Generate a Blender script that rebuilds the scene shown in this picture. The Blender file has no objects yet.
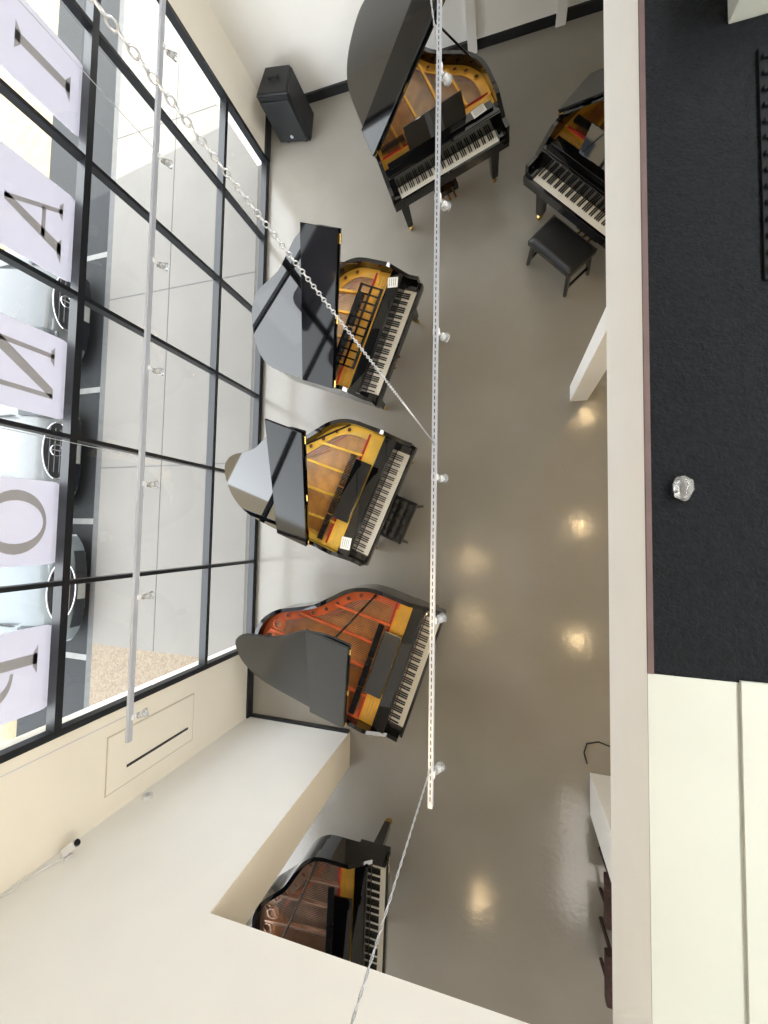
import bpy, bmesh, math, random
from mathutils import Vector, Matrix
random.seed(4)
sc=bpy.context.scene
COL=sc.collection
H=5.2
# ---------------------------------------------------------------- materials
def mat(name,col,rough=0.5,metal=0.0,noise=0.0,nscale=8.0,bump=0.0,bscale=60.0,col2=None,emit=None,estr=0,coat=0.0,spec=None):
    m=bpy.data.materials.new(name);m.use_nodes=True
    nt=m.node_tree;b=nt.nodes['Principled BSDF']
    b.inputs['Base Color'].default_value=(*col,1)
    b.inputs['Roughness'].default_value=rough
    b.inputs['Metallic'].default_value=metal
    if coat: b.inputs['Coat Weight'].default_value=coat; b.inputs['Coat Roughness'].default_value=0.03
    if spec is not None: b.inputs['Specular IOR Level'].default_value=spec
    tc=nt.nodes.new('ShaderNodeTexCoord')
    if noise>0 or col2:
        n=nt.nodes.new('ShaderNodeTexNoise');n.inputs['Scale'].default_value=nscale;n.inputs['Detail'].default_value=6
        nt.links.new(tc.outputs['Object'],n.inputs['Vector'])
        r=nt.nodes.new('ShaderNodeValToRGB')
        c2=col2 if col2 else tuple(c*(1-noise) for c in col)
        r.color_ramp.elements[0].position=0.35;r.color_ramp.elements[1].position=0.65
        r.color_ramp.elements[0].color=(*c2,1);r.color_ramp.elements[1].color=(*col,1)
        nt.links.new(n.outputs['Fac'],r.inputs['Fac']);nt.links.new(r.outputs['Color'],b.inputs['Base Color'])
    if bump>0:
        n2=nt.nodes.new('ShaderNodeTexNoise');n2.inputs['Scale'].default_value=bscale;n2.inputs['Detail'].default_value=4
        nt.links.new(tc.outputs['Object'],n2.inputs['Vector'])
        bp=nt.nodes.new('ShaderNodeBump');bp.inputs['Strength'].default_value=bump;bp.inputs['Distance'].default_value=0.02
        nt.links.new(n2.outputs['Fac'],bp.inputs['Height']);nt.links.new(bp.outputs['Normal'],b.inputs['Normal'])
    if emit: 
        b.inputs['Emission Color'].default_value=(*emit,1);b.inputs['Emission Strength'].default_value=estr
    return m
M={}
M['floor']=mat('floor_epoxy',(0.30,0.282,0.252),0.15,noise=0.12,nscale=1.1,bump=0.11,bscale=16,col2=(0.275,0.255,0.222))
M['wall']=mat('cream_paint',(0.88,0.835,0.73),0.7,noise=0.02,nscale=3,bump=0.03,bscale=90)
M['wallwhite']=mat('white_paint',(0.90,0.89,0.86),0.65,noise=0.02,nscale=3)
M['tan']=mat('warm_tan_paint',(0.82,0.74,0.60),0.65,noise=0.02,nscale=3)  # wall paint turned tan: shade on the pier end put into the colour
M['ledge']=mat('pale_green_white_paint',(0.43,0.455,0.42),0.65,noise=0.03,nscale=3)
M['ceil']=mat('ceiling_paint',(0.86,0.85,0.82),0.8,noise=0.02)
M['carpet']=mat('black_carpet',(0.005,0.007,0.010),0.8,noise=0.5,nscale=40,bump=0.6,bscale=70,spec=.2)
M['vent']=mat('black_vent',(0.006,0.007,0.009),0.7,noise=0.2,spec=.15)
M['frame']=mat('black_frame',(0.010,0.012,0.016),0.35,noise=0.1)
M['piano']=mat('polished_ebony',(0.003,0.003,0.004),0.03,noise=0.1,coat=0.6)
M['ebony']=mat('dark_polished_ebony',(0.002,0.002,0.003),0.06,noise=0.1,spec=.28)
M['satin']=mat('satin_ebony',(0.014,0.015,0.016),0.25,noise=0.1)
M['satinflap']=mat('satin_flap',(0.030,0.033,0.035),0.35,noise=0.1)
M['ivory']=mat('ivory_key',(0.85,0.82,0.74),0.25,noise=0.02)
M['ebkey']=mat('black_key',(0.01,0.01,0.01),0.3,noise=0.1)
M['gold']=mat('gold_plate',(0.90,0.47,0.06),0.30,0.5,noise=0.25,nscale=5)
M['gold2']=mat('bright_gold_plate',(0.95,0.58,0.08),0.30,0.45,noise=0.2,nscale=5)
M['copper']=mat('copper_plate',(0.78,0.16,0.05),0.30,0.35,noise=0.25,nscale=5)
M['bronze']=mat('bronze_plate',(0.66,0.42,0.30),0.25,0.6,noise=0.25,nscale=5)
M['bronzewood']=mat('brown_board',(0.30,0.18,0.125),0.12,noise=0.45,nscale=7,coat=.5)
M['spruce']=mat('spruce_board',(0.70,0.33,0.07),0.3,noise=0.35,nscale=9)
M['darkspruce']=mat('amber_board',(0.52,0.20,0.05),0.25,noise=0.4,nscale=7)
M['redwood']=mat('red_board',(0.42,0.10,0.03),0.3,noise=0.35,nscale=9)
M['steel']=mat('steel_string',(0.6,0.57,0.5),0.3,0.9,noise=0.1)
M['cooper_string']=mat('copper_string',(0.55,0.25,0.1),0.35,0.9,noise=0.1)
M['felt']=mat('red_felt',(0.45,0.02,0.02),0.9,noise=0.2)
M['brass']=mat('brass',(0.75,0.5,0.15),0.2,1.0,noise=0.1)
M['hole']=mat('dark_hole',(0.10,0.035,0.01),0.5,noise=0.2)
M['alu']=mat('grey_aluminium',(0.50,0.53,0.60),0.35,0.4,noise=0.05)
M['chain']=mat('silver_chain',(0.60,0.62,0.66),0.35,0.5,noise=0.1)
M['plastic']=mat('white_plastic',(0.70,0.70,0.71),0.3,noise=0.02)
M['card']=mat('white_card',(0.85,0.84,0.8),0.6,noise=0.02)
M['ink']=mat('grey_ink',(0.44,0.42,0.44),0.6,noise=0.05)
M['print']=mat('dark_print',(0.15,0.15,0.15),0.6,noise=0.05)
M['leather']=mat('black_leather',(0.012,0.012,0.013),0.35,noise=0.2,bump=0.1,bscale=120)
M['speaker']=mat('speaker_black',(0.012,0.013,0.015),0.5,noise=0.3,bump=0.2,bscale=150)
M['grille']=mat('grille_dark',(0.02,0.022,0.025),0.5,noise=0.5,nscale=140)
M['sidewalk']=mat('concrete_walk',(0.165,0.155,0.14),0.85,noise=0.07,nscale=1.2,bump=0.08,bscale=60)
M['agg']=mat('tan_aggregate',(0.22,0.18,0.13),0.9,nscale=30,col2=(0.15,0.115,0.085))
M['asphalt']=mat('asphalt',(0.018,0.020,0.022),0.85,noise=0.3,nscale=30)
M['road']=mat('light_road',(0.26,0.21,0.13),0.9,noise=0.2,nscale=4)
M['curb']=mat('curb_concrete',(0.09,0.09,0.088),0.8,noise=0.15)
M['line']=mat('parking_line_white',(0.22,0.22,0.21),0.7,noise=0.15)
M['stucco']=mat('stucco',(0.34,0.29,0.21),0.9,noise=0.1)
M['cardark']=mat('car_paint_silver',(0.115,0.122,0.125),0.15,0.2,noise=0.03,coat=0.3)
M['carwhite']=mat('car_paint_white',(0.185,0.195,0.20),0.15,0.0,noise=0.03,coat=0.3)
M['carblue']=mat('car_paint_pale_blue',(0.145,0.165,0.175),0.15,0.1,noise=0.03,coat=0.3)
M['carglass']=mat('car_glass',(0.02,0.03,0.04),0.03,0.0,noise=0.1)
M['tyre']=mat('tyre',(0.02,0.02,0.02),0.8,noise=0.3)
M['chrome']=mat('chrome',(0.4,0.4,0.42),0.12,1.0,noise=0.02)
M['lamp']=mat('headlight',(0.06,0.065,0.07),0.1,0.3,noise=0.05)
M['trimbrown']=mat('brown_edge',(0.10,0.06,0.06),0.6,noise=0.2)
M['brownfur']=mat('brown_upholstery',(0.06,0.025,0.018),0.8,noise=0.5,nscale=20,bump=0.6,bscale=50)
M['panelgap']=mat('dark_slot',(0.05,0.05,0.055),0.6,noise=0.1)
M['jointline']=mat('pale_joint',(0.60,0.55,0.45),0.6,noise=0.1)
M['bulb']=mat('warm_bulb',(1,0.8,0.5),0.4,emit=(1.0,0.74,0.36),estr=70)
m=bpy.data.materials.new('banner_vinyl');m.use_nodes=True;nt=m.node_tree;nt.nodes.clear()
o=nt.nodes.new('ShaderNodeOutputMaterial');d=nt.nodes.new('ShaderNodeBsdfDiffuse');t=nt.nodes.new('ShaderNodeBsdfTranslucent');mx=nt.nodes.new('ShaderNodeMixShader')
d.inputs[0].default_value=(0.77,0.76,0.82,1);t.inputs[0].default_value=(0.77,0.76,0.83,1);mx.inputs[0].default_value=0.42
nt.links.new(d.outputs[0],mx.inputs[1]);nt.links.new(t.outputs[0],mx.inputs[2]);nt.links.new(mx.outputs[0],o.inputs[0]);M['banner']=m
m=bpy.data.materials.new('clear_glass');m.use_nodes=True;nt=m.node_tree;nt.nodes.clear()
o=nt.nodes.new('ShaderNodeOutputMaterial');d=nt.nodes.new('ShaderNodeBsdfTransparent');t=nt.nodes.new('ShaderNodeBsdfGlossy');mx=nt.nodes.new('ShaderNodeMixShader')
lw=nt.nodes.new('ShaderNodeLayerWeight');lw.inputs[0].default_value=0.15
mr=nt.nodes.new('ShaderNodeMapRange');mr.inputs['To Min'].default_value=0.03;mr.inputs['To Max'].default_value=0.18
t.inputs['Roughness'].default_value=0.02;d.inputs[0].default_value=(0.95,0.965,0.965,1)
nt.links.new(lw.outputs['Facing'],mr.inputs['Value'])
nt.links.new(mr.outputs[0],mx.inputs[0]);nt.links.new(d.outputs[0],mx.inputs[1]);nt.links.new(t.outputs[0],mx.inputs[2]);nt.links.new(mx.outputs[0],o.inputs[0]);M['glass']=m
m=mat('clear_plastic',(0.75,0.77,0.78),0.25,noise=0.02);m.node_tree.nodes['Principled BSDF'].inputs['Transmission Weight'].default_value=0.8;M['clear']=m

# ---------------------------------------------------------------- helpers
def obj(name,verts,faces,mt,parent=None,smooth=False):
    me=bpy.data.meshes.new(name);me.from_pydata([tuple(v) for v in verts],[],faces)
    me.materials.append(M[mt])
    if smooth:
        for p in me.polygons: p.use_smooth=True
    me.update()
    o=bpy.data.objects.new(name,me);COL.objects.link(o)
    if parent: o.parent=parent
    return o
def from_bm(name,bm,mt,parent=None,smooth=False):
    bmesh.ops.recalc_face_normals(bm,faces=bm.faces[:])
    me=bpy.data.meshes.new(name);bm.to_mesh(me);bm.free();me.materials.append(M[mt])
    if smooth:
        for p in me.polygons: p.use_smooth=True
    o=bpy.data.objects.new(name,me);COL.objects.link(o)
    if parent:o.parent=parent
    return o
def add_box(bm,x0,x1,y0,y1,z0,z1,bev=0.0,mtx=None):
    r=bmesh.ops.create_cube(bm,size=1.0);vs=r['verts']
    for v in vs:
        v.co=Vector((x0+(v.co.x+.5)*(x1-x0),y0+(v.co.y+.5)*(y1-y0),z0+(v.co.z+.5)*(z1-z0)))
    if bev>0:
        es=list({e for v in vs for e in v.link_edges})
        rr=bmesh.ops.bevel(bm,geom=es,offset=bev,segments=2,affect='EDGES',profile=0.7)
        vs=list({v for f in rr['faces'] for v in f.verts}|{v for v in vs if v.is_valid})
    if mtx is not None:
        for v in vs: v.co=mtx@v.co
def box(name,x0,x1,y0,y1,z0,z1,mt,parent=None,bev=0.0,mtx=None):
    bm=bmesh.new();add_box(bm,x0,x1,y0,y1,z0,z1,bev,mtx);return from_bm(name,bm,mt,parent)
def boxes(name,L,mt,parent=None,bev=0.0,mtx=None):
    bm=bmesh.new()
    for b in L: add_box(bm,*b,bev,mtx)
    return from_bm(name,bm,mt,parent)
def add_cyl(bm,p,q,r,seg=12,r2=None):
    p=Vector(p);q=Vector(q);d=q-p
    M4=Matrix.Translation((p+q)/2)@d.to_track_quat('Z','Y').to_matrix().to_4x4()
    bmesh.ops.create_cone(bm,cap_ends=True,segments=seg,radius1=r,radius2=r if r2 is None else r2,depth=d.length,matrix=M4)
def cyl(name,p,q,r,mt,parent=None,seg=12,r2=None):
    bm=bmesh.new();add_cyl(bm,p,q,r,seg,r2);return from_bm(name,bm,mt,parent,False)
def add_torus(bm,mtx,R,r,seg=16,rs=6,sx=1.0):
    rings=[]
    for i in range(seg):
        a=2*math.pi*i/seg;ring=[]
        for j in range(rs):
            b=2*math.pi*j/rs
            ring.append(bm.verts.new(mtx@Vector(((R+r*math.cos(b))*math.cos(a)*sx,(R+r*math.cos(b))*math.sin(a),r*math.sin(b)))))
        rings.append(ring)
    for i in range(seg):
        for j in range(rs):
            bm.faces.new((rings[i][j],rings[(i+1)%seg][j],rings[(i+1)%seg][(j+1)%rs],rings[i][(j+1)%rs]))
def empty(name,loc,rot=0):
    e=bpy.data.objects.new(name,None);e.empty_display_size=0.2;e.location=loc;e.rotation_euler=(0,0,rot);COL.objects.link(e);return e
def tag(o,label,cat,group=None):
    o['label']=label;o['category']=cat
    if group:o['group']=group
    return o
def struct(o): o['kind']='structure';return o
def tube(name,pts,r,mt,parent=None):
    cu=bpy.data.curves.new(name,'CURVE');cu.dimensions='3D';s=cu.splines.new('POLY');s.points.add(len(pts)-1)
    for i,p in enumerate(pts): s.points[i].co=(*p,1)
    cu.bevel_depth=r;cu.bevel_resolution=2
    o=bpy.data.objects.new(name,cu);cu.materials.append(M[mt])
    me=bpy.data.meshes.new_from_object(o);bpy.data.objects.remove(o)
    o=bpy.data.objects.new(name,me);COL.objects.link(o)
    if parent:o.parent=parent
    return o

# ---------------------------------------------------------------- camera
f=400.0
n=Vector((0.2975,-0.0525,1)).normalized()
g=Vector((0.0172,1,0.047));g=(g-n*g.dot(n)).normalized()
cc=lambda v:Vector((v.x,v.y,-v.z))
Zr=-cc(n);Yr=cc(g);Xr=Yr.cross(Zr)
R=Matrix((Xr,Yr,Zr))
cam=bpy.data.cameras.new('camera');co=bpy.data.objects.new('camera',cam);COL.objects.link(co)
co.matrix_world=Matrix.Translation((0,0,H))@R.to_4x4()
cam.sensor_fit='VERTICAL';cam.sensor_height=24;cam.lens=24*f/1024;cam.clip_start=0.02;cam.clip_end=200
sc.camera=co

# ---------------------------------------------------------------- room shell
XW=-3.53;XE=4.2;YN=6.52;YS=-2.72;YS2=-3.18;YR=-8.5;ZC=6.2;XM=0.586
struct(box('floor',XW-.05,XE+.2,YR-.2,YN+.2,-0.15,0,'floor'))
struct(box('ceiling',XW-.25,XE+.2,YS2,YN+.2,ZC,ZC+.2,'ceil'))
struct(box('ceiling_south_room',XW-.25,XE+.2,YR-.2,YS2,2.72,2.95,'ceil'))
struct(box('wall_north',XW-.2,XE+.2,YN,YN+.2,0,ZC,'wallwhite'))
struct(box('wall_east',XE,XE+.2,YR,YN,0,ZC,'wall'))
struct(boxes('wall_west',[(XW-.2,XW,5.72,YN,0,ZC),(XW-.2,XW,YS,-1.70,0,ZC),(XW-.2,XW,-1.70,5.72,4.5,ZC),
   (XW-.2,XW,YR,YS,2.5,2.72),(XW-.2,XW,YS-.9,YS,0,2.5),(XW-.2,XW,YR,-7.2,0,2.5),(XW-.2,XW,-7.2,YS-.9,0,.25)],'wall'))
struct(boxes('wall_south',[(XW,-1.98,YS2,YS,0,ZC),(0.96,XE,YS2,YS,0,ZC),(-1.98,0.96,YS2,YS,2.7,ZC)],'wallwhite'))
struct(box('wall_south_end',XW,XE,YR-.2,YR,0,2.72,'wall'))
struct(boxes('baseboard_north',[(-2.9,XE,YN-.035,YN,0,.12)],'frame'))
struct(boxes('baseboard_west',[(XW,XW+.03,YS,-1.70,0,.12),(XW,XW+.03,5.72,YN,0,.12)],'frame'))
struct(boxes('baseboard_south',[(XW,-1.98,YS,YS+.03,0,.06)],'frame'))
struct(box('trim_5',-1.982,-1.972,YS2,YS,0,2.70,'tan'))  # thin skin over the pier end face, its shade painted in as tan
dr=struct(box('door_1',-0.35,0.62,YN-.03,YN,0.12,2.35,'wallwhite'))
struct(boxes('trim_1',[(-0.47,-0.35,YN-.07,YN,0.0,2.45),(0.62,0.74,YN-.07,YN,0.0,2.45),(-0.47,0.74,YN-.07,YN,2.35,2.5)],'wallwhite'))
# curtain wall
WY0=-1.72;WY1=5.70;nb=6
fr=[]
for i in range(nb+1):
    y=WY0+(WY1-WY0)*i/nb
    w=0.030 if i in(0,nb) else 0.019
    fr.append((XW-.07,XW+.015,y-w,y+w,0,4.5))
for z,w in ((0.04,.04),(1.0,.025),(2.72,.030),(4.46,.04)):
    fr.append((XW-.075,XW+.02,WY0,WY1,z-w,z+w))
wf=struct(boxes('window_1',fr,'frame'))
obj('glass_pane',[(XW-.04,WY0,.05),(XW-.04,WY1,.05),(XW-.04,WY1,4.45),(XW-.04,WY0,4.45)],[(0,1,2,3)],'glass',wf)
wf2=struct(boxes('window_2',[(XW-.15,XW-.05,-7.2,YS-.9,.25,.33),(XW-.15,XW-.05,-7.2,YS-.9,2.42,2.5),(XW-.15,XW-.05,-7.2,-7.1,.33,2.42),(XW-.15,XW-.05,-5.45,-5.38,.33,2.42),(XW-.15,XW-.05,-3.72,-3.62,.33,2.42)],'frame'))
# access panel with slot
pn=struct(box('trim_2',XW,XW+.012,-2.50,-1.98,1.18,2.25,'wall',bev=.004))
box('slot',XW+.010,XW+.018,-2.35,-2.325,1.26,2.05,'frame',pn)
boxes('panel_joint',[(XW+.001,XW+.006,-2.512,-2.50,1.168,2.262),(XW+.001,XW+.006,-1.98,-1.968,1.168,2.262),(XW+.001,XW+.006,-2.5,-1.98,1.168,1.18),(XW+.001,XW+.006,-2.5,-1.98,2.25,2.262)],'jointline',pn)
# mezzanine
struct(box('wall_mezzanine_fascia',XM,XM+.02,YS,YN,2.6,3.228,'wallwhite'))
struct(box('ceiling_mezzanine_underside',XM+.02,XE,YS,YN,2.6,2.72,'ceil'))
struct(box('floor_mezzanine',XM+.02,XE,-0.58,YN,2.72,3.235,'carpet'))
struct(box('trim_3',XM+.0,XM+.022,-0.58,YN,3.228,3.241,'trimbrown'))
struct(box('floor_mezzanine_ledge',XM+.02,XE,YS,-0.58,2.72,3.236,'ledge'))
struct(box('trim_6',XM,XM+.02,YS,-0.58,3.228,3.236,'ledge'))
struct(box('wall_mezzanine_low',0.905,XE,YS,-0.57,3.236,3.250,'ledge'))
struct(box('wall_column',0.77,0.96,1.60,1.79,0,2.6,'wallwhite',bev=.006))

# ---------------------------------------------------------------- exterior
struct(box('floor_sidewalk',-6.7,XW-.2,-2.0,14,-.2,-.02,'sidewalk'))
struct(box('floor_aggregate',-6.7,XW-.2,-12,-2.0,-.2,-.02,'agg'))
struct(box('floor_curb',-6.82,-6.7,-12,14,-.2,-.02,'curb'))
struct(box('floor_asphalt',-8.6,-6.82,-12,14,-.3,-.14,'asphalt'))
struct(box('floor_road',-40,-8.6,-30,34,-.3,-.14,'road'))
struct(boxes('trim_4',[(-6.7,XW-.2,y,y+.015,-.02,-.016) for y in (1.0,4.0,7.0)]+[(-5.4,-5.388,-2,12,-.02,-.016)],'curb'))
for y in (4.98,2.46,.08,-2.3): struct(box('trim_7',-8.6,-6.82,y-.05,y+.05,-.14,-.136,'line'))
bd=tag(empty('building',(-26,4,0)),'sunlit cream stucco building across the street','building')
box('facade',0,1,-16,16,-.14,3.4,'stucco',bd)
for i in range(6): box('shopfront',1,1.05,-14+i*5,-11+i*5,.3,2.6,'carglass',bd)

# letters (polygons in x right, y up)
def ring_poly(cx,cy,rx,ry,tx,ty,a0=0,a1=360,n_=28):
    v=[];fc=[]
    for i in range(n_+1):
        a=math.radians(a0+(a1-a0)*i/n_)
        v.append((cx+rx*math.cos(a),cy+ry*math.sin(a)));v.append((cx+(rx-tx)*math.cos(a),cy+(ry-ty)*math.sin(a)))
    for i in range(n_): fc.append((2*i,2*i+2,2*i+3,2*i+1))
    return v,fc
def quads(L):
    v=[];fc=[]
    for q in L:
        b=len(v);v+=q;fc.append(tuple(range(b,b+4)))
    return v,fc
def rect(x0,x1,y0,y1): return [(x0,y0),(x1,y0),(x1,y1),(x0,y1)]
def tri_serif(x,y,w,h,s):
    return [(x-w,y),(x+w,y),(x+w*.45,y+s*h),(x-w*.45,y+s*h)]
def letter(ch):
    if ch=='I': return quads([rect(-.085,.085,0,1),tri_serif(0,0,.24,.09,1),tri_serif(0,1,.24,.09,-1)])
    if ch=='A': return quads([[(-.42,0),(-.34,0),(.03,1),(-.05,1)],[(.22,0),(.42,0),(.06,1),(-.08,1)],rect(-.24,.26,.31,.38),tri_serif(-.38,0,.17,.07,1),tri_serif(.33,0,.22,.08,1)])
    if ch=='N': return quads([rect(-.38,-.30,0,1),rect(.32,.40,0,1),[(-.42,1),(-.20,1),(.40,0),(.22,0)],tri_serif(-.34,0,.17,.07,1),tri_serif(.36,1,.17,.07,-1),tri_serif(-.38,1,.16,.06,-1)])
    if ch=='O': return ring_poly(0,.5,.52,.52,.17,.06)
    if ch=='P':
        v,fc=quads([rect(-.27,-.10,0,1),tri_serif(-.18,0,.24,.08,1),tri_serif(-.24,1,.16,.06,-1)])
        v2,f2=ring_poly(-.04,.70,.44,.30,.16,.055,-90,90)
        b=len(v);v+=v2;fc+=[tuple(i+b for i in q) for q in f2]
        return v,fc
XB=-3.78
for ch,y in (('P',-1.22),('O',0.02),('N',1.30),('A',2.60),('I',3.95)):
    hw=.36 if ch!='A' else .40
    z0=2.56;z1=4.6;pts=[];rr_=.13
    for cx,cz,a0 in ((hw-rr_,z0+rr_,-90),(hw-rr_,z1-rr_,0),(-hw+rr_,z1-rr_,90),(-hw+rr_,z0+rr_,180)):
        for k in range(7):
            a=math.radians(a0+15*k);pts.append((cx+rr_*math.cos(a),cz+rr_*math.sin(a)))
    N=len(pts)
    e=empty('letter_banner',(XB,y,2.56));tag(e,'pale lilac hanging banner with grey serif letter '+ch,'banner','lettered banners outside the window')
    V=[(0,p[0],p[1]-z0) for p in pts]+[(-.006,p[0],p[1]-z0) for p in pts]
    F=[tuple(range(N)),tuple(range(2*N-1,N-1,-1))]+[(i,i+N,(i+1)%N+N,(i+1)%N) for i in range(N)]
    obj('banner_sheet',V,F,'banner',e)
    v,fc=letter(ch);s=.43
    obj('letter',[(.004,-p[0]*s*1.18,.17+p[1]*s) for p in v],fc,'ink',e)
    boxes('banner_rod',[(-.02,.045,-hw-.03,hw+.03,1.99,2.02)],'alu',e)

# cars (nose toward the building, +x)
def car(xf,y,paint,label,seed=0):
    e=empty('car',(xf,y,-.14));tag(e,label,'car','cars parked outside')
    prof=[(-.03,.22),(0,.42),(-.01,.70),(-.10,.88),(-.35,.98),(-.9,1.06),(-1.25,1.10),(-1.62,1.34),(-2.05,1.54),(-2.9,1.60),(-3.5,1.52),(-3.95,1.18),(-4.4,1.05),(-4.5,.75),(-4.48,.25)]
    st=[-1,-.93,-.82,-.65,-.35,0,.35,.65,.82,.93,1]
    cabf=lambda i,pz:max(0,min(1,(pz-1.08)/.4)) if 6<=i<=11 else 0
    V=[];F=[]
    for i,(px,pz) in enumerate(prof):
        cab=cabf(i,pz)
        for s in st:
            wy=.90*(1-.22*cab)
            dx=-(abs(s)**4)*.28 if i<5 else ((abs(s)**4)*.2 if i>11 else 0)
            dz=-(abs(s)**5)*(.10 if pz>.6 else 0)
            V.append((px+dx,s*wy,pz+dz))
    ns=len(st)
    for i in range(len(prof)-1):
        for j in range(ns-1): F.append((i*ns+j,i*ns+j+1,(i+1)*ns+j+1,(i+1)*ns+j))
    for side,j in ((0,0),(1,ns-1)):
        base=len(V)
        for i,(px,pz) in enumerate(prof):
            x=V[i*ns+j][0];V.append((x,(-.90 if side==0 else .90),min(pz,.80)))
            V.append((x,(-.86 if side==0 else .86),.24))
        for i in range(len(prof)-1):
            F.append((i*ns+j,(i+1)*ns+j,base+2*(i+1),base+2*i));F.append((base+2*i,base+2*(i+1),base+2*(i+1)+1,base+2*i+1))
    bm=bmesh.new();vs=[bm.verts.new(v) for v in V]
    for q in F:
        try: bm.faces.new([vs[k] for k in q])
        except Exception: pass
    body=from_bm('car_body',bm,paint,e,True)
    def patch(nm,i0,i1,s0,s1,off,mt,offz=None):
        W=[];Fq=[];nn=6
        for i in range(i0,i1+1):
            px,pz=prof[i];cab=cabf(i,pz)
            for k in range(nn+1):
                s=s0+(s1-s0)*k/nn;wy=.90*(1-.22*cab)
                W.append((px+off-(abs(s)**4)*(.28 if i<5 else 0),s*wy,pz+(off if offz is None else offz)-(abs(s)**5)*(.10 if pz>.6 else 0)))
        for i in range(i1-i0):
            for k in range(nn): Fq.append((i*(nn+1)+k,i*(nn+1)+k+1,(i+1)*(nn+1)+k+1,(i+1)*(nn+1)+k))
        return obj(nm,W,Fq,mt,e,True)
    patch('windshield',6,8,-.86,.86,.012,'carglass')
    # oval grille on the nose
    bm=bmesh.new();T0=Matrix.Translation((.012,0,.64))@Matrix.Rotation(math.radians(84),4,'Y')
    bmesh.ops.create_circle(bm,cap_ends=True,segments=32,radius=1.0,matrix=T0@Matrix.Diagonal((.20,.46,1,1)))
    from_bm('grille',bm,'frame',e)
    bm=bmesh.new()
    for k in range(32):
        a0=2*math.pi*k/32;a1=2*math.pi*(k+1)/32
        add_cyl(bm,T0@Vector((.205*math.cos(a0),.465*math.sin(a0),.005)),T0@Vector((.205*math.cos(a1),.465*math.sin(a1),.005)),.014,6)
    from_bm('grille_surround',bm,'chrome',e)
    patch('lower_intake',0,1,-.7,.7,.012,'frame')
    for z in (.52,.60,.68,.76): box('grille_bar',.0,.026,-.36,.36,z,z+.014,'chrome',e)
    bm=bmesh.new();add_torus(bm,Matrix.Translation((.035,0,.66))@Matrix.Rotation(math.pi/2,4,'Y'),.09,.013,24,6);add_box(bm,.025,.04,-.012,.012,.58,.74);from_bm('emblem',bm,'chrome',e)
    for s in(-1,1):
        a,b_=sorted((s*.58,s*.88));patch('headlight',2,4,a,b_,.016,'lamp')
        box('hood_crease',-1.2,-.4,*sorted((s*.50,s*.508)),1.0,1.072,'curb',e)
        for x in(-.85,-3.6):
            w=cyl('wheel',(x,s*.70,.33),(x,s*.91,.33),.33,'tyre',e,28);cyl('hub',(x,s*.89,.33),(x,s*.92,.33),.2,'chrome',w,20)
        box('side_mirror',-1.45,-1.3,*sorted((s*.88,s*1.06)),1.05,1.17,paint,e,bev=.03)
    box('license_plate',.02,.035,-.16,.16,.28,.40,'line',e)
    return e
car(-6.98,3.70,'cardark','silver-grey parked car with dark oval grille and round emblem')
car(-7.02,1.22,'carwhite','white parked car with chrome-barred grille and round emblem')
car(-6.75,-1.05,'carblue','pale blue parked car beside the curb')

# ---------------------------------------------------------------- grand piano
W2=.76
def catmull(P,sub=6):
    out=[]
    for i in range(len(P)-1):
        p0=P[max(i-1,0)];p1=P[i];p2=P[i+1];p3=P[min(i+2,len(P)-1)]
        for k in range(sub):
            t=k/sub
            out.append(tuple(.5*((2*p1[a])+(-p0[a]+p2[a])*t+(2*p0[a]-5*p1[a]+4*p2[a]-p3[a])*t*t+(-p0[a]+3*p1[a]-3*p2[a]+p3[a])*t**3) for a in(0,1)))
    out.append(P[-1]);return out
def outline(L):
    w=W2
    C=[(w,0),(w,.2),(w,.42),(w,.62),(w-.03,.78),(w-.13,.93),(w-.29,1.05),(w-.45,1.17),(w-.57,1.32),(w-.70,1.48),(w-.88,1.58),(w-1.08,1.60),(-w+.2,1.55),(-w+.05,1.42),(-w,1.2),(-w,.8),(-w,.42),(-w,.2),(-w,0)]
    k=(L-.62)/(1.6-.62)
    C=[(x,y if y<=.62 else .62+(y-.62)*k) for x,y in C]
    return [(max(-w,min(w,x)),y) for x,y in catmull(C)]
def inset(P,d):
    out=[]
    for i,p in enumerate(P):
        a=P[max(i-1,0)];b=P[min(i+1,len(P)-1)]
        tx,ty=b[0]-a[0],b[1]-a[1];l=math.hypot(tx,ty) or 1
        out.append((p[0]-ty/l*d,p[1]+tx/l*d))
    return out
def yat(P,x):
    best=0
    for i in range(len(P)-1):
        a,b=P[i],P[i+1]
        if (a[0]-x)*(b[0]-x)<=0 and a[0]!=b[0]:
            best=max(best,a[1]+(b[1]-a[1])*(x-a[0])/(b[0]-a[0]))
    return best
wk=None
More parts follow.
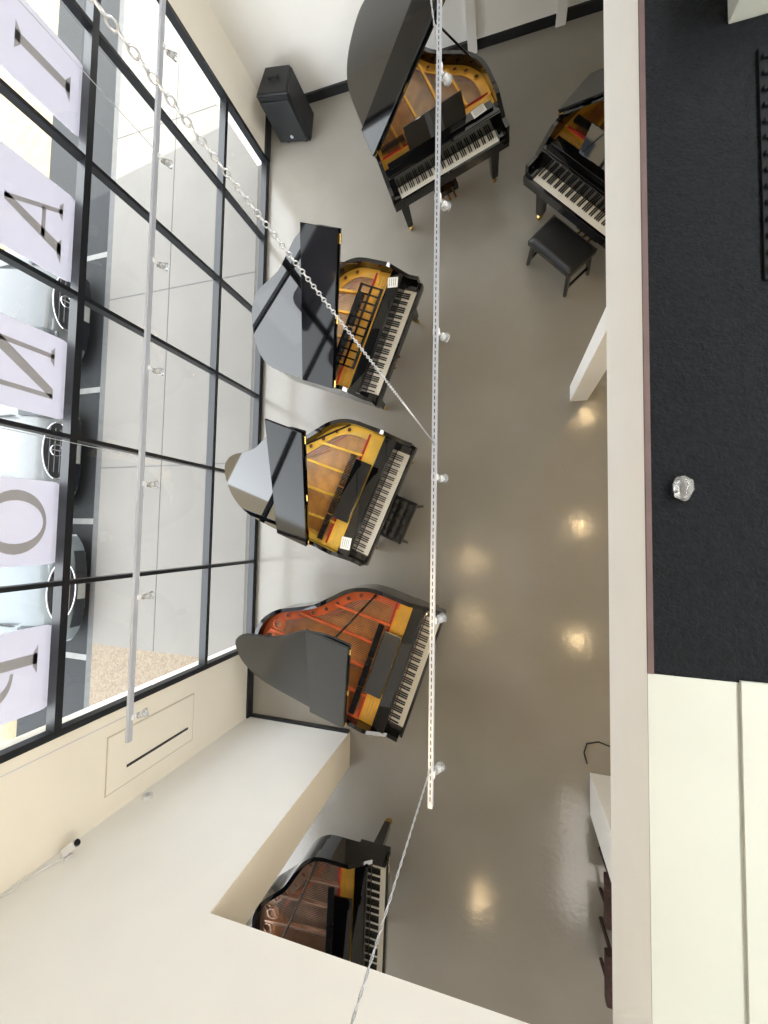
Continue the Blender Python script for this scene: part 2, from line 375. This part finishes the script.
def piano(bass,treb,L,label,plate='gold',board='spruce',lidm='piano',flapm='ebony',theta=40,lid_y=.42,flap_w=.405,desk='flat',holes=4,scale=1.0,web=None,flap_tilt=2.0):
    global wk
    B=Vector(bass);T=Vector(treb);c=(B+T)/2;e_=(T-B).normalized();rot=math.atan2(e_.y,e_.x)
    e=empty('grand_piano',(c.x,c.y,0),rot);tag(e,label,'piano','grand pianos in the showroom');e.scale=(scale,scale,scale)
    O=outline(L);I=inset(O,.045)
    zt=lambda y:1.0 if y>.34 else (.84 if y<.12 else .84+.16*(y-.12)/.22)
    V=[];F=[];N=len(O)
    for (o_,i_) in zip(O,I):
        V+=[(o_[0],o_[1],.66),(o_[0],o_[1],zt(o_[1])),(i_[0],i_[1],zt(o_[1])),(i_[0],i_[1],.66)]
    for i in range(N-1):
        for k in range(4):F.append((4*i+k,4*i+(k+1)%4,4*(i+1)+(k+1)%4,4*(i+1)+k))
    F.append((0,1,2,3));F.append((4*N-4,4*N-3,4*N-2,4*N-1))
    bm=bmesh.new();vs=[bm.verts.new(v) for v in V];[bm.faces.new([vs[k] for k in q]) for q in F]
    from_bm('case',bm,'piano',e)
    I2=[p for p in inset(O,.04) if p[1]>=.30]
    obj('soundboard',[(p[0],p[1],.80) for p in I2]+[(p[0],p[1],.70) for p in I2],[tuple(range(len(I2))),tuple(range(2*len(I2)-1,len(I2)-1,-1))],board,e)
    # iron plate
    A=[p for p,q in zip(inset(O,.047),O) if q[1]>=.45];Bq=[p for p,q in zip(inset(O,.15),O) if q[1]>=.45]
    bm=bmesh.new();n_=len(A)
    up=[bm.verts.new((p[0],p[1],.885)) for p in A];ui=[bm.verts.new((p[0],p[1],.875)) for p in Bq];dn=[bm.verts.new((p[0],p[1],.85)) for p in Bq]
    for i in range(n_-1):
        bm.faces.new((up[i],up[i+1],ui[i+1],ui[i]));bm.faces.new((ui[i],ui[i+1],dn[i+1],dn[i]))
    if not web: add_box(bm,-.71,.71,.30,.50,.84,.875)
    for x in(-.42,-.12,.16,.42):
        y1=yat(O,x)-.10
        sh=.10 if x<0 else .04
        y1=min(y1,yat(O,x-sh)-.08)
        v=[(x-.013,.48),(x+.013,.48),(x-sh+.013,y1),(x-sh-.013,y1)]
        a=[bm.verts.new((*p,.86)) for p in v];b=[bm.verts.new((*p,.905)) for p in v]
        bm.faces.new(b)
        for k in range(4):bm.faces.new((a[k],a[(k+1)%4],b[(k+1)%4],b[k]))
    yt=L
    hp=[]
    for (hx,hy) in ((-.62,yt-.52),(-.60,yt-.34),(-.48,yt-.20),(-.30,yt-.15),(-.12,yt-.20))[:holes+1]:
        hp.append((hx,hy,.046))
        add_torus(bm,Matrix.Translation((hx,hy,.892)),.052,.010,20,6)
        bmesh.ops.create_cone(bm,cap_ends=True,segments=20,radius1=.085,radius2=.075,depth=.02,matrix=Matrix.Translation((hx,hy,.878)))
    # smaller rim holes along the curved treble side
    In=inset(O,.10)
    acc=0;last=None
    for p,q in zip(In,O):
        if q[1]>.75 and q[0]>-.05:
            if last is None or math.hypot(p[0]-last[0],p[1]-last[1])>.15:
                last=p;hp.append((p[0],p[1],.024));add_torus(bm,Matrix.Translation((p[0],p[1],.888)),.028,.006,16,6)
    from_bm('iron_plate',bm,plate,e)
    if web: box('plate_web',-.71,.71,.30,.50,.84,.875,web,e)
    for hx,hy,hr in hp: cyl('sound_hole',(hx,hy,.880),(hx,hy,.890),hr,'hole',e,20)
    # strings
    V=[];F=[]
    for k in range(46):
        x=-.20+.86*k/45
        y1=yat(O,min(x-.03,.66))-.13
        if y1<.66: y1=.66
        b=len(V);V+=[(x-.0014,.50,.885),(x+.0014,.50,.885),(x-.03,y1,.872),(x-.033,y1,.872)];F.append((b,b+1,b+2,b+3))
    s=obj('treble_strings',V,F,'steel',e);s['kind']='stuff'
    V=[];F=[]
    for k in range(26):
        x=-.66+.42*k/25;x1=-.50+.42*k/25
        y1=yat(O,x1)-.17
        b=len(V);V+=[(x-.003,.50,.897),(x+.003,.50,.897),(x1+.003,y1,.89),(x1-.003,y1,.89)];F.append((b,b+1,b+2,b+3))
    s=obj('bass_strings',V,F,'cooper_string',e);s['kind']='stuff'
    # bridge
    V=[];F=[];Np=16
    for k in range(Np+1):
        x=.58-.95*k/Np;y=max(.68,yat(O,x)-.26-.05*k/Np)
        V+=[(x-.012,y-.012,.86),(x+.012,y+.012,.86)]
    for k in range(Np):F.append((2*k,2*k+1,2*k+3,2*k+2))
    obj('bridge',V,F,'redwood',e)
    bm=bmesh.new()
    for k in range(62):
        x=-.66+1.05*k/61
        if k in(18,38):continue
        add_box(bm,x-.006,x+.006,.535,.60,.89,.925)
    s=from_bm('dampers',bm,'satin',e);s['kind']='stuff'
    bm=bmesh.new()
    for r_ in range(3):
        for k in range(52):
            x=-.66+1.30*k/51;add_box(bm,x-.003,x+.003,.335+.035*r_+.006*(k%2),.341+.035*r_+.006*(k%2),.875,.90)
    s=from_bm('tuning_pins',bm,'steel',e);s['kind']='stuff'
    box('felt_strip',-.70,.70,.475,.50,.875,.882,'felt',e)
    # keybed etc
    box('keybed',-W2+.005,W2-.005,-.02,.34,.60,.70,'piano',e,bev=.006)
    box('key_slip',-W2+.01,W2-.01,-.035,-.005,.66,.735,'piano',e,bev=.004)
    for s_ in(-1,1):
        a,b=sorted((s_*.64,s_*.72));box('cheek_block',a,b,-.005,.17,.70,.765,'piano',e,bev=.006)
    box('fallboard',-.715,.715,.158,.178,.73,.90,'piano',e,bev=.005)
    box('pinblock_cover',-.715,.715,.178,.305,.70,.905,'piano',e,bev=.006)
    if desk=='flat':
        T_=Matrix.Translation((0,.31,.925))@Matrix.Rotation(math.radians(6),4,'X')
        box('music_desk',-.36,.36,0,.20,0,.018,'piano',e,bev=.006,mtx=T_)
    elif desk=='fret':
        T_=Matrix.Translation((0,.31,.93))@Matrix.Rotation(math.radians(10),4,'X')
        L_=[(-.48,.48,0,.03,0,.016),(-.48,.48,.25,.28,0,.016),(-.48,.48,.125,.15,0,.016)]
        L_+=[(-.48+.094*k,-.462+.094*k,.03,.25,.002,.014) for k in range(11)]
        boxes('music_desk',L_,'piano',e,0,T_)
    else:
        T_=Matrix.Translation((0,.33,.925))@Matrix.Rotation(math.radians(62),4,'X')
        box('music_desk',-.36,.36,0,.24,0,.018,'piano',e,bev=.006,mtx=T_)
        box('desk_shelf',-.66,.66,.24,.34,.915,.93,'piano',e,bev=.004)
    kb=box('keyboard',-.637,.637,0.0,.158,.70,.712,'felt',e)
    # keys
    kw=1.27/52
    if wk is None:
        bm=bmesh.new();add_box(bm,-kw/2+.0008,kw/2-.0008,-.004,.153,.712,.735,.0015);a=from_bm('white_key',bm,'ivory')
        bm=bmesh.new();add_box(bm,-.0062,.0062,.055,.153,.730,.750,.002);b=from_bm('black_key',bm,'ebkey')
        wk=(a.data,b.data);bpy.data.objects.remove(a);bpy.data.objects.remove(b)
    for k in range(52):
        o=bpy.data.objects.new('white_key',wk[0]);COL.objects.link(o);o.parent=kb;o.location=(-.635+kw*(k+.5),0,0)
        nm=(k+5)%7
        if k<51 and nm not in(2,6):
            o=bpy.data.objects.new('black_key',wk[1]);COL.objects.link(o);o.parent=kb;o.location=(-.635+kw*(k+1),0,0)
    # lid
    th=math.radians(theta)
    P=[p for p in O if p[1]>=lid_y]
    P=[(P[0][0],lid_y-.005)]+P+[(P[-1][0],lid_y-.005)]
    n_=len(P)
    V=[(p[0]+W2,p[1],0) for p in P]+[(p[0]+W2,p[1],.02) for p in P]
    F=[tuple(range(n_-1,-1,-1)),tuple(range(n_,2*n_))]+[(i,(i+1)%n_,(i+1)%n_+n_,i+n_) for i in range(n_)]
    ld=obj('lid',V,F,lidm,e);ld.location=(-W2,0,1.004);ld.rotation_euler=(0,-th,0)
    T_=Matrix.Translation((0,lid_y+.005,.030))@Matrix.Rotation(math.radians(flap_tilt),4,'X')
    fl=box('lid_flap',0.005,2*W2-.005,0,flap_w,.0,.022,flapm,ld,bev=.004,mtx=T_)
    for a_ in(.02,.70,1.4): box('hinge',a_,a_+.08,lid_y-.02,lid_y+.01,.018,.03,'brass',ld)
    xl=1.18 if theta>30 else 1.0
    cyl('lid_prop',(W2-.07,.72,.98),(-W2+xl*math.cos(th),.86,1.0+xl*math.sin(th)),.011,'piano',e,10)
    # legs
    for lx,ly in((-.62,.16),(.62,.16),(-.22,L-.38)):
        bm=bmesh.new();add_box(bm,lx-.065,lx+.065,ly-.065,ly+.065,.52,.66,.008)
        r=bmesh.ops.create_cone(bm,cap_ends=True,segments=4,radius1=.055,radius2=.08,depth=.42,matrix=Matrix.Translation((lx,ly,.31))@Matrix.Rotation(math.pi/4,4,'Z'))
        lg=from_bm('leg',bm,'piano',e)
        cyl('caster',(lx-.015,ly,.045),(lx+.015,ly,.045),.045,'brass',lg,16)
        cyl('caster_stem',(lx,ly,.045),(lx,ly,.12),.02,'brass',lg,10)
    ly=boxes('pedal_lyre',[(-.11,-.075,.33,.37,.15,.62),(.075,.11,.33,.37,.15,.62),(-.16,.16,.29,.41,.07,.15)],'piano',e,bev=.004)
    for x in(-.08,0,.08): box('pedal',x-.014,x+.014,.17,.29,.085,.10,'brass',ly,bev=.004)
    return e
p1=piano((-1.19,4.02),(-.05,4.45),1.80,'polished black grand piano with open lid beside the north wall',plate='gold',theta=43,desk='up',scale=.95)
p2=piano((-1.43,1.61),(-0.98,2.80),1.55,'glossy black baby grand with gold plate and folded lid',plate='gold',theta=37,desk='fret')
p3=piano((-1.52,-.28),(-1.04,.86),1.76,'glossy black baby grand with bright gold plate and tufted bench',plate='gold2',theta=41,lid_y=.62)
p4=piano((-1.07,-2.18),(-.67,-1.0),1.97,'satin black grand piano with copper red plate near the wall',plate='copper',board='darkspruce',lidm='satin',flapm='satinflap',theta=37,lid_y=.56,web='gold',flap_w=.42)
p5=piano((-1.27,-4.98),(-1.24,-3.75),1.5,'black grand piano with bronze plate in the adjoining room',plate='bronze',board='bronzewood',theta=38,web='gold')
p6=piano((.31,3.86),(1.15,2.93),1.60,'polished black grand piano partly beneath the mezzanine',plate='gold',theta=40,desk='up')
# price cards
def card(p,x,y,z,r,w=.13,h=.18):
    e=p.matrix_basis
    o=box('price_card',-w/2,w/2,-h/2,h/2,0,.003,'card')
    o.matrix_world=e@Matrix.Translation((x,y,z))@Matrix.Rotation(r,4,'Z')
    tag(o,'small white price card resting on a piano','card','price cards')
    boxes('printed_line',[(-w*.35,w*.35,h*yy,h*yy+.005,.003,.0034) for yy in(-.3,-.1,.1,.3)],'print',o)
card(p2,.60,.245,.906,.3,.12,.12);card(p3,-.58,.245,.906,.2,.14,.12);card(p1,.50,.29,.931,.1,.16,.10);card(p6,.48,.29,.931,.0,.16,.09)

# benches
def bench(x,y,rot,w,d,label,tuft=True):
    e=empty('piano_bench',(x,y,0),rot);tag(e,label,'bench')
    nx,ny=41,25;V=[];F=[]
    for j in range(ny):
        for i in range(nx):
            u=i/(nx-1);v=j/(ny-1);edge=min(1,min(u,1-u)*14)*min(1,min(v,1-v)*9)
            t=abs(math.sin(u*math.pi*5))*abs(math.sin(v*math.pi*3)) if tuft else .8
            V.append(((u-.5)*w,(v-.5)*d,.44+.03*edge**.5+.022*(t**.5)*edge))
    for j in range(ny-1):
        for i in range(nx-1):
            a=j*nx+i;F.append((a,a+1,a+1+nx,a+nx))
    obj('cushion',V,F,'leather',e,True)
    box('seat_frame',-w/2,w/2,-d/2,d/2,.37,.445,'piano',e,bev=.008)
    for sx in(-1,1):
        for sy in(-1,1):
            bm=bmesh.new();add_cyl(bm,(sx*(w/2-.05),sy*(d/2-.05),.37),(sx*(w/2-.01),sy*(d/2-.02),0),.032,4,.022);from_bm('leg',bm,'piano',e)
        boxes('stretcher',[(sx*(w/2-.03)-.012,sx*(w/2-.03)+.012,-d/2+.04,d/2-.04,.10,.13)],'piano',e)
    return e
bench(-1.25,.15,math.radians(67),.54,.32,'black tufted leather piano bench tucked under a keyboard')
bench(.63,3.27,math.atan2(-.93,.84),.66,.38,'black piano bench with splayed legs at a grand piano',False)

# speaker
sp=empty('loudspeaker',(-3.00,6.10,0),math.radians(-12));tag(sp,'black portable loudspeaker cabinet standing in the corner','speaker')
bm=bmesh.new();V=[(-.28,-.22),(.28,-.22),(.22,.22),(-.22,.22)]
a=[bm.verts.new((*p,.02)) for p in V];b=[bm.verts.new((p[0]*.95,p[1]*.95,.72)) for p in V]
bm.faces.new(a);bm.faces.new(b)
for k in range(4):bm.faces.new((a[k],a[(k+1)%4],b[(k+1)%4],b[k]))
bmesh.ops.bevel(bm,geom=bm.edges[:],offset=.03,segments=3,affect='EDGES');from_bm('cabinet',bm,'speaker',sp)
box('grille',-.23,.23,-.232,-.215,.08,.64,'grille',sp,bev=.008)
boxes('handle',[(-.08,-.06,-.02,.02,.72,.75),(.06,.08,-.02,.02,.72,.75),(-.08,.08,-.02,.02,.75,.77)],'speaker',sp)
for sx in(-1,1):
    for sy in(-1,1):cyl('foot',(sx*.16,sy*.16,0),(sx*.16,sy*.16,.03),.025,'tyre',sp)
cyl('badge',(0,-.238,.14),(0,-.232,.14),.025,'alu',sp)

# tracks
def track(x,label,heads,y1,slots=True,w=.012):
    e=empty('lighting_track',(x,-1.2,3.4));tag(e,label,'lighting track','suspended lighting tracks')
    L=y1+1.2
    boxes('rail',[(-w,w,0,L,.014,.018),(-w,-w+.003,0,L,-.010,.014),(w-.003,w,0,L,-.010,.014)],'alu',e)
    if slots:
        s=boxes('slot_pattern',[(-.0022,.0022,.03+.03*i,.048+.03*i,.0181,.0188) for i in range(int(L/.03)-1)],'panelgap',e);s['kind']='stuff'
    for hy in heads:
        h=empty('track_light',(x,hy,3.4));tag(h,'small white and clear spotlight clipped to the track','spotlight','track spotlights')
        box('adapter',-.016,.016,-.014,.014,-.018,.0,'plastic',h,bev=.004)
        cyl('stem',(.0,0,-.018),(.012,.0,-.042),.005,'plastic',h)
        bm=bmesh.new();add_cyl(bm,(.006,-.005,-.035),(.034,.003,-.082),.014,16,.024);from_bm('lamp_head',bm,'clear',h,True)
        bm=bmesh.new();bmesh.ops.create_icosphere(bm,subdivisions=2,radius=.011,matrix=Matrix.Translation((.022,0,-.062)));from_bm('bulb',bm,'plastic',h,True)
    return e
track(-.30,'slotted silver-grey aluminium track hung on a chain',[2.23,1.58,.93,.25,-.40,-1.07],3.6,True,.0105)
track(-2.0,'plain silver-grey aluminium track hung on thin cables',[2.93,2.23,1.58,.93,.25,-.40,-1.07],4.2,False,.0095)
def chain(x,y,z0,z1,r=.013,wire=.003):
    bm=bmesh.new();step=r*2*1.45;k=0;z=z0
    while z<z1:
        mtx=Matrix.Translation((x,y,z))@Matrix.Rotation((math.pi/2)*(k%2)+.4,4,'Z')@Matrix.Rotation(math.pi/2,4,'Y')
        add_torus(bm,mtx,r,wire,12,6,1.45);z+=step;k+=1
    add_cyl(bm,(x,y,3.42),(x,y,z0),.003,8)
    o=from_bm('suspension_chain',bm,'chain',None,True);return o
c1=chain(-.30,.40,4.0,6.2,.0034,.0010);tag(c1,'silver link chain hanging from the ceiling','chain')
def cable(x,y,lab,r=.0022):
    bm=bmesh.new();pp=None
    for s_ in(0,math.pi):
        prev=None
        for k in range(360):
            z=3.42+2.78*k/359;a=k*.6+s_
            p=Vector((x+r*math.cos(a),y+r*math.sin(a),z))
            if prev is not None:add_cyl(bm,prev,p,r*.8,5)
            prev=p
    o=from_bm('suspension_cable',bm,'chain',None,True);tag(o,lab,'cable');return o
cable(-.30,-1.03,'twisted silver cable holding the track end');cable(-.30,2.25,'twisted silver cable holding the track')
for y in(-1.05,.40,2.25):
    o=cyl('suspension_cable',(-2.0,y,3.42),(-2.0,y,6.2),.0018,'chain');tag(o,'thin plain steel suspension cable','cable','thin suspension cables')

# crumpled clear cup on black floor
bm=bmesh.new();bmesh.ops.create_icosphere(bm,subdivisions=3,radius=.038)
for v in bm.verts:
    v.co*=1+random.uniform(-.18,.10);v.co.z*=.75;v.co.y*=1.45
c=from_bm('crumpled_cup',bm,'clear',None,True);c.location=(.718,.20,3.260);tag(c,'crumpled clear plastic cup lying on black carpet','cup')

# security camera, sensor, wires
sm=empty('security_camera',(-3.42,YS,2.66));tag(sm,'small white security camera with black lens on the wall','camera')
box('mount',-.03,.03,0,.02,-.03,.03,'plastic',sm,bev=.006)
cyl('arm',(0,.01,0),(0,.05,0),.01,'plastic',sm)
T_=Matrix.Translation((0.0,.06,0))@Matrix.Rotation(-.9,4,'Z')@Matrix.Rotation(-.3,4,'X')
box('camera_body',-.03,.03,-.03,.09,-.03,.03,'plastic',sm,bev=.012,mtx=T_)
bm=bmesh.new();add_cyl(bm,T_@Vector((0,.088,0)),T_@Vector((0,.10,0)),.026,16);from_bm('lens',bm,'frame',sm)
w=tube('camera_wire',[(-3.42,YS+.01,2.68),(-3.47,YS+.012,2.8),(-3.50,YS+.012,3.2),(-3.50,YS+.012,4.2)],.006,'plastic');tag(w,'white wire running up the wall corner','wire')
se=empty('motion_sensor',(-3.42,YS,1.88));tag(se,'small round white sensor on the wall','sensor')
cyl('sensor_body',(0,0,0),(0,.03,0),.045,'plastic',se,24);cyl('sensor_lens',(0,.03,0),(0,.036,0),.02,'alu',se,16)

# brown chairs under mezzanine in south room
for k,(x,y) in enumerate(((1.26,-3.75),(1.26,-4.5))):
    e=empty('upholstered_chair',(x,y,0),math.radians(90));tag(e,'dark red-brown upholstered chair against the wall','chair','dark brown chairs')
    box('seat',-.25,.25,-.22,.25,.36,.47,'brownfur',e,bev=.03)
    box('backrest',-.25,.25,-.27,-.18,.45,.92,'brownfur',e,bev=.03)
    for sx in(-1,1):
        for sy in(-1,1):cyl('leg',(sx*.2,sy*.18,.37),(sx*.22,sy*.2,0),.02,'brownfur',e)
wc=tube('black_cable',[(.93,-2.62,0.01),(.90,-2.50,.01),(.93,-2.40,.01),(1.05,-2.36,.01),(1.2,-2.40,.01)],.008,'frame');tag(wc,'black cable lying on the floor by the wall','cable')

# mezzanine corner items
e=empty('vent_cabinet',(1.12,2.42,3.235));tag(e,'white slatted low cabinet on the black carpet','cabinet')
box('cabinet_body',-.2,.4,-.22,.6,0,.3,'ledge',e,bev=.01)
boxes('slat',[(-.19,.38,-.18+.05*i,-.16+.05*i,.30,.312) for i in range(14)],'alu',e)
e=empty('floor_vent',(1.12,1.55,3.235));tag(e,'black ribbed vent set along the carpet','vent')
box('vent_frame',-.10,.3,-.5,.5,0,.012,'vent',e)
boxes('rib',[(-.09,.28,-.47+.07*i,-.45+.07*i,.012,.024) for i in range(14)],'vent',e)

# ---------------------------------------------------------------- lights
def downlight(x,y,z,power,col=(1,.74,.42),rad=.04):
    e=empty('downlight',(x,y,z));tag(e,'small warm round ceiling downlight','light','ceiling downlights')
    bm=bmesh.new();add_torus(bm,Matrix.Translation((0,0,-.005)),.075,.012,24,6);from_bm('trim_ring',bm,'plastic',e,True)
    cyl('bulb',(0,0,-.012),(0,0,-.002),.055,'bulb',e,20)
    l=bpy.data.lights.new('downlight_lamp','POINT');l.energy=power;l.color=col;l.shadow_soft_size=rad
    o=bpy.data.objects.new('downlight_lamp',l);COL.objects.link(o);o.parent=e;o.location=(0,0,-.09)
for x,y in((1.30,.16),(1.26,-1.84),(1.39,2.12)): downlight(x,y,2.6,9)
for x,y in((-.79,-.75),(-.79,-2.34)): downlight(x,y,6.2,20)
downlight(-.38,-6.7,2.72,8)
def area(name,loc,size,sy,power,col,rot):
    l=bpy.data.lights.new(name,'AREA');l.shape='RECTANGLE';l.size=size;l.size_y=sy;l.energy=power;l.color=col
    o=bpy.data.objects.new(name,l);COL.objects.link(o);o.location=loc;o.rotation_euler=rot;return o
area('ceiling_panel_light',(2.6,2.6,6.15),1.6,5.0,430,(1,.985,.95),(0,math.radians(25),0))  # added fill above the mezzanine to brighten the interior, no real fixture
area('ceiling_panel_light',(2.6,-1.6,6.15),1.6,2.0,150,(1,.98,.95),(0,math.radians(25),0))  # second added fill, further south, also without a fixture
area('south_room_light',(1.6,-5.6,2.68),1.2,2.0,34,(1,.93,.85),(0,0,0))
# sun + sky
s=bpy.data.lights.new('sun','SUN');s.energy=9;s.angle=.01;s.color=(1,.93,.8)
so=bpy.data.objects.new('sun',s);COL.objects.link(so);so.rotation_euler=Vector((.62,.10,.78)).to_track_quat('Z','Y').to_euler()
w=bpy.data.worlds.new('world');sc.world=w;w.use_nodes=True;bg=w.node_tree.nodes['Background'];bg.inputs[0].default_value=(.93,.965,1,1);bg.inputs[1].default_value=5.4
sc.view_settings.view_transform='Standard'
sc.view_settings.exposure=0.12
